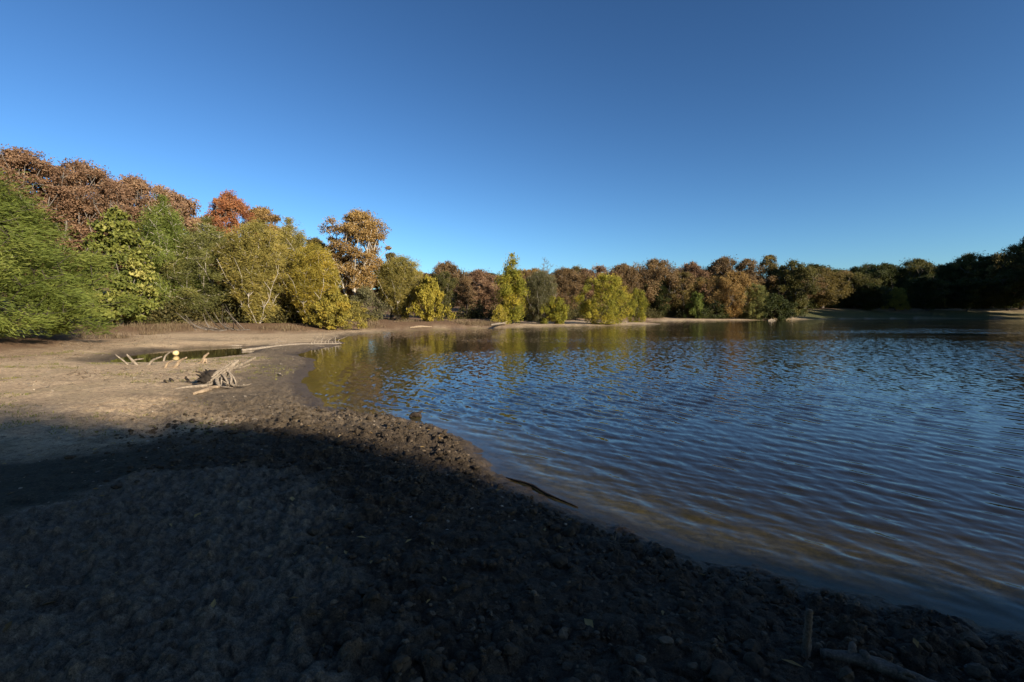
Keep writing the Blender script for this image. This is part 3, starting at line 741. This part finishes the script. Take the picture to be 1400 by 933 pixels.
blades('dry_weeds', (lambda q: q[fbm(q[:, 0] * .45, q[:, 1] * .45, 2, 5) > .5])(along(edge_left[2:6], 620, 1.3, .8, 1)), .34, .014, LM['weeds'], 'dry reddish brown weeds along the foot of the left bank trees', 'weeds', .3, 16, .25, 2)
blades('dry_grass', (lambda q: q[fbm(q[:, 0] * .35, q[:, 1] * .35, 2, 6) > .5])(along(edge_far, 640, 2.6, 1.0, 3)), .36, .02, LM['weeds'], 'dry brown grass at the foot of the far bank trees', 'grass', .3, 14, .3, 4)
edge_wood = [(20,96),(33,112),(50,113),(64,118),(76,132)]
edge_u = [PT(*p, .4) for p in [(140,451),(250,449),(400,447.5),(470,445)]]
puffs('undergrowth', np.concatenate([along(edge_wood, 260, 1.5, 1.6, 5), along([(76,142),(100,150),(150,152),(196,170)], 380, 3, 2, 6), along([(70,122),(78,134)], 40, 2, 1.5, 16), along(edge_u, 150, 1.5, 1.0, 7), along([(-8,66),(2,72),(14,86),(24,98)], 150, 3, 1.6, 8)]),
      1.2, 2.0, 260, (.26, .13), LM['under'], 'dark leafy undergrowth between the trunks of the woods', 'undergrowth', 9)

puffs('undergrowth', np.concatenate([along([(86,150),(120,154),(186,164)], 230, 0, 1.5, 26), along([(72,124),(80,138)], 50, 1, 1.5, 27)]), 2.0, 3.4, 420, (.34, .18), LM['oak_green'], 'dark green scrub under the trees of the right bank', 'scrub', 28)
g = np.random.default_rng(31)
def ico():
    import bmesh
    bm = bmesh.new(); bmesh.ops.create_icosphere(bm, subdivisions=2, radius=1)
    V = np.array([v.co[:] for v in bm.verts]); F = np.array([[v.index for v in f.verts] for f in bm.faces]); bm.free(); return V, F
IV, IF = ico()
def rubble(name, x, y, size, mat, label, cat, sink=.2, flat=.75, rough=.34):
    n = len(x); z = ground(x, y)[0]
    # lumpy stones: directional noise per stone
    V = np.empty((n, len(IV), 3))
    dirs = g.normal(0, 1, (n, 5, 3)); dirs /= np.linalg.norm(dirs, axis=2)[:, :, None]
    am = g.uniform(-1, 1, (n, 5)) * rough
    dots = np.einsum('vk,njk->nvj', IV, dirs)
    rad = 1 + (np.maximum(dots, 0) ** 2 * am[:, None, :] * 2).sum(2) + g.normal(0, .12, (n, len(IV)))
    sc = g.uniform(.7, 1.3, (n, 3)) * [1, 1, flat]
    V = IV[None] * rad[:, :, None] * sc[:, None] * size[:, None, None]
    a = g.uniform(0, 6.28, n); ca, sa = np.cos(a)[:, None], np.sin(a)[:, None]
    V = np.stack([V[:, :, 0] * ca - V[:, :, 1] * sa, V[:, :, 0] * sa + V[:, :, 1] * ca, V[:, :, 2]], -1)
    V += np.stack([x, y, z + size * sink], -1)[:, None]
    F = IF[None] + (np.arange(n) * len(IV))[:, None, None]
    tint = np.repeat(np.where(size > .02, .35, 1) * g.uniform(0, 1, n) ** 1.6, len(IV))
    o = link(name, mesh_np(name, V.reshape(-1, 3), F.reshape(-1, 3), dict(tint=tint), mat, False))
    tag(o, label, cat, None, 'stuff')
x = g.uniform(-5, 4.2, 90000); y = g.uniform(1.3, 9.3, 90000)
zz, d_, dl_, wd_, cl_, co_ = ground(x, y, False)
ok = g.uniform(0, 1, len(x)) < (np.clip(co_, 0, 1) ** 1.2 * .62) * np.where(d_ > .02, 1, 0) * sst(9.5, 4, np.hypot(x, y)) ** .3
x, y = x[ok], y[ok]
rubble('mud_clods', x, y, np.clip(0.0085 * np.exp(g.normal(0, .6, len(x))), .004, .042), CLOD, 'crumbly dark mud clods on the near shore', 'mud')
x = g.uniform(-22, 1, 26000); y = g.uniform(3.5, 24, 26000)
zz, d_, dl_, wd_, cl_, co_ = ground(x, y, False)
ok = (d_ > .1) & (wd_ > -.5) & (g.uniform(0, 1, len(x)) < .10 + .3 * sst(.5, .65, fbm(x * .5, y * .5, 3, 33))) & (cl_ < .3)
x, y = x[ok], y[ok]
rubble('pebbles', x, y, np.clip(0.0095 * np.exp(g.normal(0, .5, len(x))), .004, .035), PEB, 'pale pebbles and shell bits scattered over the mud flat', 'pebbles', .1, .5)
x = g.uniform(-6, 4, 900); y = g.uniform(1.5, 9, 900)
zz, d_, dl_, wd_, cl_, co_ = ground(x, y)
ok = (d_ > .05) & (g.uniform(0, 1, len(x)) < .45)
x, y, zz = x[ok], y[ok], zz[ok]; n = len(x); a = g.uniform(0, 6.28, n); l_ = g.uniform(.018, .05, n); w_ = l_ * g.uniform(.25, .5, n)
dvx = np.c_[np.cos(a), np.sin(a), g.uniform(-.2, .3, n)] * l_[:, None]; sdx = np.c_[-np.sin(a), np.cos(a), g.uniform(-.3, .3, n)] * w_[:, None]
c_ = np.c_[x, y, zz + .008]
V = np.stack([c_ - dvx, c_ + sdx + [0, 0, .006], c_ + dvx, c_ - sdx + [0, 0, .004]], 1).reshape(-1, 3)
tag(link('fallen_leaves', mesh_np('fallen_leaves', V, np.arange(4 * n).reshape(-1, 4), dict(tint=np.repeat(g.uniform(0, 1, n), 4)), LM['oak_orange'], False)), 'dry fallen leaves scattered on the near mud', 'leaves', None, 'stuff')
tw_ = np.concatenate([along([PT(*p, .3) for p in [(-60,492),(60,486),(130,474),(190,466),(300,461),(420,459)]], 130, 0, .9, 51), along([PT(*p, .3) for p in [(20,520),(150,505),(250,503),(380,492)]], 70, 0, 1.1, 52),
   along([PT(*p, .3) for p in [(480,453),(560,449.5),(640,447.5),(760,445)]], 130, .4, .5, 53)])
blades('twig_litter', tw_ + [0, 0, .03], .05, .018, LM['weeds'], 'broken twigs and leaf litter strewn over the beach', 'litter', 4.5, 5, .25, 54)
# low green sprouts on the sand, straws at the waterline
x = g.uniform(-20, -2, 5200); y = g.uniform(6, 19, 5200)
zz, d_, dl_, wd_, cl_, co_ = ground(x, y, False)
ok = (d_ > .25) & (fbm(x * .7 + 3, y * .9, 3, 77) > .56) & (wd_ > .5)
blades('sprouts', np.c_[x, y, zz][ok], .03, .010, LM['willow_dull'], 'tiny green sprouts in patches on the sandy flat', 'sprouts', .7, 9, .07, 35)
sp = np.array([PT(*p, .03) for p in [(650,636),(700,668),(760,702),(830,732),(930,772),(1020,793),(1120,818),(1250,848)]])
pts = along(sp, 190, -.02, .08, 41); pts = pts[pts[:, 2] < .14]
blades('dry_straws', pts, .06, .0045, LM['weeds'], 'dry straws washed up along the near waterline', 'straw', 1.6, 5, .03, 42)

# ------------------------------------------------------------------ driftwood
def at(px, py, z=.15):
    q = PT(px, py, z)
    for _ in range(3):
        zz = gz(*q); zz = max(zz, 0.0); q = PT(px, py, zz)
    return (q[0], q[1], zz)
def wood(name, loc, parts, mat, label, cat, rz=0, group=None, child='branch'):
    """parts[0] is the body, the others are child branches; a body-only piece is one mesh"""
    def bld(nm, spec, par):
        gg = Geo(); 
        for k, (P, rd) in enumerate(spec): tube(gg, np.array(P, float), np.array(rd, float), 10, 7, .2, hash((nm, label, k)) % 9999 if False else (len(label) * 31 + k * 7), .10)
        return link(nm, gg.build(nm, mat), par)
    if len(parts) == 1:
        o = bld(name, parts[0], None); o.location = loc; o.rotation_euler = (0, 0, rz)
    else:
        o = empty(name, loc, rz)
        bld('stem', parts[0], o)
        for s in parts[1:]: bld(child, s, o)
    return tag(o, label, cat, group)

# the upturned stump
L0 = at(300, 527)
body = [([(-.26,-.02,-.03),(-.10,.0,.14),(.10,.05,.34),(.27,.1,.52),(.36,.13,.62)], [.07,.085,.075,.05,.02])]
gg = np.random.default_rng(3)
for k in range(11):
    a = 2 * np.pi * k / 11 + .2; o1 = np.array([math.sin(a) * -.07, math.cos(a) * .09, math.sin(a) * .075])
    e = gg.uniform(-.10, .13)
    body.append(([np.array([-.25,-.02,-.02]) + o1 * 1.25, np.array([-.08,0,.16]) + o1 * 1.05, np.array([.10,.05,.35]) + o1 * .9, np.array([.28 + e * .7,.1,.53 + e * .7]) + o1 * .75 * gg.uniform(.7, 1.4)],
                 [.024, .03, .024, .007]))
plate = [[([(-.30,.02,-.05),(-.25,.05,.10),(-.16,.06,.26),(-.10,.07,.36)],[.10,.20,.17,.05]), ([(-.34,.28,-.05),(-.28,.26,.14),(-.18,.22,.30)],[.10,.15,.05]), ([(-.36,-.02,.02),(-.30,.0,.2),(-.24,.03,.36)],[.09,.11,.02])]]  # solid mass left of the stump, its black shadow built in as dark shape
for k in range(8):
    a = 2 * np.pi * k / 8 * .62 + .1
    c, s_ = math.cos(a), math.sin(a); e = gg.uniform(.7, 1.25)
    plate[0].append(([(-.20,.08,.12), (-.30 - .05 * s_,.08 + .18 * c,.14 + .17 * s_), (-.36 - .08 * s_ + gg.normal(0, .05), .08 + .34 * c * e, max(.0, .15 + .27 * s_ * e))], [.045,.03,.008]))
roots = [
 [([(.04,-.08,.16),(.20,-.20,.14),(.36,-.24,.05),(.48,-.22,.0)],[.022,.016,.012,.006])],
 [([(.18,.0,.34),(.30,-.02,.20),(.36,-.04,.02)],[.02,.014,.008])],
 [([(.08,-.06,.22),(.18,-.22,.2),(.22,-.3,.07),(.20,-.34,.0)],[.02,.014,.01,.006])],
 [([(-.05,-.1,.06),(-.16,-.2,.04),(-.30,-.2,.02)],[.03,.02,.008])],
 [([(.20,.06,.42),(.30,.05,.60),(.33,.05,.68)],[.022,.014,.006])],
 [([(.02,-.10,.17),(.12,-.26,.10),(.24,-.36,.035),(.40,-.42,.03),(.55,-.46,.02)],[.05,.035,.026,.022,.010])],
 [([(.10,-.05,.22),(.30,-.16,.10),(.52,-.24,.03),(.72,-.30,.05),(.86,-.30,.09)],[.04,.028,.02,.02,.008])],
 [([(.06,.0,.30),(.20,-.14,.24),(.30,-.20,.10),(.33,-.22,.0)],[.035,.026,.02,.012])],
 [([(.16,.02,.38),(.33,-.08,.26),(.42,-.12,.12),(.44,-.14,.0)],[.03,.022,.018,.01])],
 [([(.0,-.08,.12),(.06,-.2,.06),(.08,-.26,-.02)],[.045,.03,.02])],
 [([(.15,.06,.36),(.42,.1,.50),(.62,.12,.62),(.74,.13,.69)],[.045,.042,.036,.022])],
 [([(.22,.08,.40),(.46,.04,.44),(.66,.04,.53)],[.035,.028,.012])],
 [([(.10,.12,.36),(.14,.16,.50),(.13,.16,.58)],[.03,.02,.008])],
 [([(-.12,-.08,.02),(-.26,-.30,.03),(-.46,-.42,.02),(-.62,-.52,.0)],[.05,.045,.035,.018])],
 [([(.24,-.02,.30),(.36,-.16,.20),(.40,-.26,.08),(.50,-.3,.03)],[.025,.018,.016,.008])],
]
wood('driftwood_stump', L0, [body] + roots, DRIFT, 'upturned weathered grey stump with tangled roots on the mud flat', 'stump', 0, None, 'root')

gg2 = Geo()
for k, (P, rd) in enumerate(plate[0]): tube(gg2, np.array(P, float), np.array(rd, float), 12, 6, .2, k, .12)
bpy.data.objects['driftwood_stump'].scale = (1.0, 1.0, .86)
rp = link('root_plate_shade', gg2.build('root_plate_shade', DRIFT_DARK), bpy.data.objects['driftwood_stump']); rp['label'] = 'root plate of the stump with its shade painted near-black'
# bleached long log with a broken crown, across the shallow corner
a0 = at(340, 479.5); a1 = at(466, 471.5)
dv = np.array(a1) - np.array(a0); LL = float(np.linalg.norm(dv[:2])); rz = math.atan2(dv[1], dv[0])
stem = [([(-.3,0,.03),(LL*.2,.05,.07),(LL*.45,-.06,.12),(LL*.62,.05,.10),(LL*.85,0,.07),(LL*1.02,.06,.06)], [.06,.075,.09,.08,.05,.02])]
br = []
for k in range(9):
    f = .62 + .045 * k; h_ = [.25,.42,.30,.55,.26,.38,.22,.6,.3][k]
    br.append([([(LL*f,0,.08),(LL*f + .10,-.05 + .03*k,.10 + h_*.45),(LL*f + .05 + .18*(k % 3),-.1,.12 + h_)], [.03,.02,.007])])
br.append([([(LL*.5,0,.1),(LL*.58,-.5,.06),(LL*.66,-1.0,.05)], [.04,.03,.01])])
br.append([([(LL*.18,0,.07),(LL*.12,.4,.05),(LL*.05,.8,.04)], [.04,.03,.012])])
wood('driftwood_log', a0, [stem] + br, DRIFT, 'long bleached log with a broken twiggy end lying across the shallow corner', 'log', rz)

def lone(px, py, px2, py2, th, label, mat=DRIFT_TAN, bend=.06, ground_run=0, extra=None, name='driftwood_branch', dy=0.0, cat='driftwood'):
    """a limb stuck in the flat at (px,py) whose tip shows at (px2,py2)"""
    b0 = at(px, py); k = b0[1] / F_PX
    vx, vz = (px2 - px) * k, (py - py2) * k * 1.02
    P = [(-ground_run * .8, .0, -.05), (0, 0, .02), (vx * .45 - bend * .6, dy * .5, vz * .5 + bend * .5), (vx, dy, vz)]
    parts = [[(P, [th * .9, th, th * .85, th * .45])]]
    for e in (extra or []): parts.append([([(vx * .4, 0, vz * .4), (vx * .4 + e[0] * .5, e[2] * .5, vz * .4 + e[1] * .7), (vx * .4 + e[0], e[2], vz * .4 + e[1])], [th * .7, th * .6, th * .3])])
    return wood(name, b0, parts, mat, label, cat, 0, 'driftwood stuck in the mud flat')
lone(174, 499, 158, 485, 0.027, 'leftmost thin bleached branch leaning left out of the puddle edge', DRIFT)
lone(186, 499, 174, 485, 0.039, 'pale forked branch end beside the leftmost thin branch', DRIFT, extra=[(.30, .05, .05)], ground_run=-.1)
lone(203, 500, 222, 488, 0.039, 'smooth tan branch leaning right, left of the yellow float', DRIFT, ground_run=.2)
lone(224, 494, 233, 482, 0.031, 'short pale upright branch just left of the yellow float', DRIFT)
lone(226, 503, 237, 493, 0.035, 'short tan broken root below the yellow float', DRIFT_TAN, ground_run=.2)
lone(240, 502, 256, 489, 0.043, 'thick tan root end right of and below the yellow float', DRIFT_TAN, ground_run=.35)
lone(278, 496, 286, 483, 0.047, 'knobbly tan root stub with side roots behind the stump', DRIFT_TAN, extra=[(-.30, -.15, -.05), (.12, -.22, -.1), (-.12, -.2, -.15)])
lone(258, 523, 255, 515, .03, 'small dark root stub left of the stump', DRIFT_DARK, extra=[(.14, -.08, -.04)])
lone(228, 524, 225, 521, .03, 'tiny dark wood chip farthest left of the stump', DRIFT_DARK)
lone(236, 522, 233, 518, .03, 'tiny dark wood chip between the root stub and the farthest chip', DRIFT_DARK)
def lying(name, p, q, th, mat, label, cat='driftwood', lift=.4, wig=.05, kids=(), group=None):
    b0, b1 = np.array(at(*p)), np.array(at(*q))
    v = b1 - b0; P = [(0, 0, th * lift), v * .33 + [wig, wig, th * (lift + .5)], v * .66 + [-wig, wig, th * (lift + .4)], v + [0, 0, th * lift]]
    parts = [[(P, [th * .6, th, th * .9, th * .45])]]
    for kf, vec in kids:
        s = v * kf + [0, 0, th * .5]
        parts.append([([s, s + np.array(vec) * .55 + [0, 0, .02], s + np.array(vec)], [th * .6, th * .45, th * .15])])
    return wood(name, tuple(b0), parts, mat, label, cat, 0, group)
lying('driftwood_branch', (264, 540), (302, 530), .045, DRIFT_TAN, 'smooth tan root half buried in front of the stump')
lying('driftwood_branch', (310, 474.5), (338, 474), .05, DRIFT, 'straight bleached pole lying behind the puddle')
lying('driftwood_branch', (368, 472), (392, 467), .035, DRIFT, 'thin bleached twig pile left of the twiggy log end', kids=[(.4, (.5, .1, .12)), (.7, (-.3, .1, .15))])
lying('driftwood_branch', (376, 511), (386, 514), .02, DRIFT, 'small bleached twig right of the stump near the water')
lying('driftwood_log', (672, 445), (692, 443.5), .12, DRIFT, 'pale log on the far beach below the slim poplar', 'log', wig=.15, kids=[(.5, (.8, .3, .25))])
lying('driftwood_log', (560, 449), (590, 448), .09, DRIFT_TAN, 'low brown log at the far waterline below the golden bush', 'log')
lying('driftwood_branch', (1050, 438.6), (1060, 438.4), .13, DRIFT, 'tiny pale branch in the water off the far wood', kids=[(.4, (.1, 0, .5))])
# brushwood heap below the dull green willow
bw = empty('brushwood', at(285, 452)); tag(bw, 'dark heap of dead brushwood under the dull green willow', 'brushwood')
gg = np.random.default_rng(8)
for k in range(16):
    s = np.array([gg.uniform(-.6, 2.0), gg.uniform(-.3, .8), .03]); e = s + [gg.uniform(-1.9, .5), gg.uniform(-.5, .5), gg.uniform(.15, 1.4)]
    q = Geo(); tube(q, np.array([s, (s + e) / 2 + [gg.normal(0, .15), 0, -.18], e]), np.array([.028, .02, .008]), 7, 5, .1, k)
    link('branch', q.build('brushwood_branch', BARK['grey'] if k % 3 else BARK['dark']), bw)

# dark chunk afloat
c = PT(568, 570, .0)
q1 = [([(-.10,0,.0),(-.03,.01,.035),(.05,0,.03),(.10,.0,.0)],[.02,.045,.04,.015])]
q2 = [([(.03,0,.04),(.07,.0,.075),(.12,.0,.10)],[.022,.018,.010])]
wood('driftwood_chunk', (c[0], c[1], 0), [q1, q2], DRIFT_DARK, 'dark brown wood chunk with a raised stub afloat near the shore', 'driftwood')
lying('driftwood_branch', (692, 654), (790, 694), .013, DRIFT_DARK, 'thin dark branch lying along the near waterline', wig=.03)
# foreground log and stick
lying('driftwood_log', (1122, 897), (1330, 965), .034, DRIFT_GREY, 'grey brown knobbly log lying on the dark mud at the bottom right', 'log', wig=.012,
      kids=[(.22, (.05, .06, .05)), (.36, (-.02, .05, .045)), (.5, (.06, -.05, .03))])
b0 = at(1102, 897)
wood('driftwood_stick', b0, [[([(0,0,-.06),(.0,.0,.06),(.004,.0,.14),(.008,.004,.222)],[.018,.019,.017,.0145])]], DRIFT_GREY, 'upright broken stick stuck in the mud by the log end', 'stick')
lying('driftwood_branch', (1330, 917), (1362, 932), .008, DRIFT_GREY, 'thin grey twig at the bottom right corner beyond the log')

# yellow float at the puddle
m, t, out = nt('faded yellow plastic'); b = NB(t)
tc = b.n('ShaderNodeTexCoord').outputs['Object']; n_ = b.noise(tc, 14, 5).outputs['Fac']
p = b.n('ShaderNodeBsdfPrincipled'); p.inputs['Roughness'].default_value = .5
b.l(b.ramp(n_, [(.3, (.45,.28,.10)), (.62, (.78,.60,.30))]), p.inputs['Base Color']); b.l(p.outputs[0], out.inputs['Surface'])
fl = empty('float_ball', at(240.5, 486.5)); tag(fl, 'round pale yellow float resting at the edge of the puddle', 'float')
def lathe(prof, S=28):
    V = []; F = []
    for r0, z0 in prof:
        for j in range(S):
            a = 2 * math.pi * j / S; V.append((r0 * math.cos(a), r0 * math.sin(a), z0))
    for i in range(len(prof) - 1):
        for j in range(S): F.append((i * S + j, i * S + (j + 1) % S, (i + 1) * S + (j + 1) % S, (i + 1) * S + j))
    return V, F
pr = [(max(.115 * math.cos(a), .001) * (1.012 if abs(a) < .08 else 1), .10 + .105 * math.sin(a)) for a in np.linspace(-math.pi / 2, math.pi / 2, 25)]
link('ball', mesh_np('float_ball', *lathe(pr), None, m), fl)
q = Geo(); tube(q, np.array([(-.02,0,.20),(-.018,0,.222),(0,0,.233),(.018,0,.222),(.02,0,.20)]), np.array([.006]*5), 7, 5, 0, 1); link('eyelet', q.build('eyelet', DRIFT_GREY), fl)

# ------------------------------------------------------------------ light, sky, camera
w = bpy.data.worlds.new('World'); scn.world = w; w.use_nodes = True
t = w.node_tree; bg = t.nodes['Background']; sky = t.nodes.new('ShaderNodeTexSky')
sky.sky_type = 'NISHITA'; sky.sun_disc = False; sky.sun_elevation = R(SUN_EL); sky.sun_rotation = R(SUN_AZ)
sky.altitude = 0; sky.air_density = .85; sky.dust_density = .6; sky.ozone_density = 4.2
gm = t.nodes.new('ShaderNodeGamma'); gm.inputs['Gamma'].default_value = 1.38; t.links.new(sky.outputs[0], gm.inputs['Color'])
mu = t.nodes.new('ShaderNodeMix'); mu.data_type = 'RGBA'; mu.blend_type = 'MULTIPLY'; mu.inputs[0].default_value = 1; mu.inputs[7].default_value = (.555, .615, .565, 1)
t.links.new(gm.outputs[0], mu.inputs[6]); t.links.new(mu.outputs[2], bg.inputs['Color']); bg.inputs['Strength'].default_value = .076
sl = bpy.data.lights.new('sun', 'SUN'); sl.energy = 5.0; sl.angle = R(.53); sl.color = (1, .86, .68)
so = bpy.data.objects.new('sun', sl); COL.objects.link(so)
so.rotation_euler = Vector(SUN).to_track_quat('Z', 'Y').to_euler(); so.location = tuple(SUN * 60)

cd = bpy.data.cameras.new('camera'); cd.sensor_width = 36; cd.lens = 36 * F_PX / 1400; cd.clip_start = .05; cd.clip_end = 4000
co = bpy.data.objects.new('camera', cd); COL.objects.link(co); co.location = (0, 0, CAM_H); co.rotation_euler = (math.pi / 2 - TILT, 0, 0)
scn.camera = co
vs = scn.view_settings; scn.display_settings.display_device = 'sRGB'
vs.view_transform = 'Standard'; vs.look = 'None'; vs.gamma = 1; vs.exposure = 1.0; vs.use_curve_mapping = False
cy = scn.cycles; cy.use_denoising = True; cy.max_bounces = 6; cy.transparent_max_bounces = 12; cy.diffuse_bounces = 3; cy.glossy_bounces = 3
cy.caustics_reflective = False; cy.caustics_refractive = False; cy.sample_clamp_indirect = 4
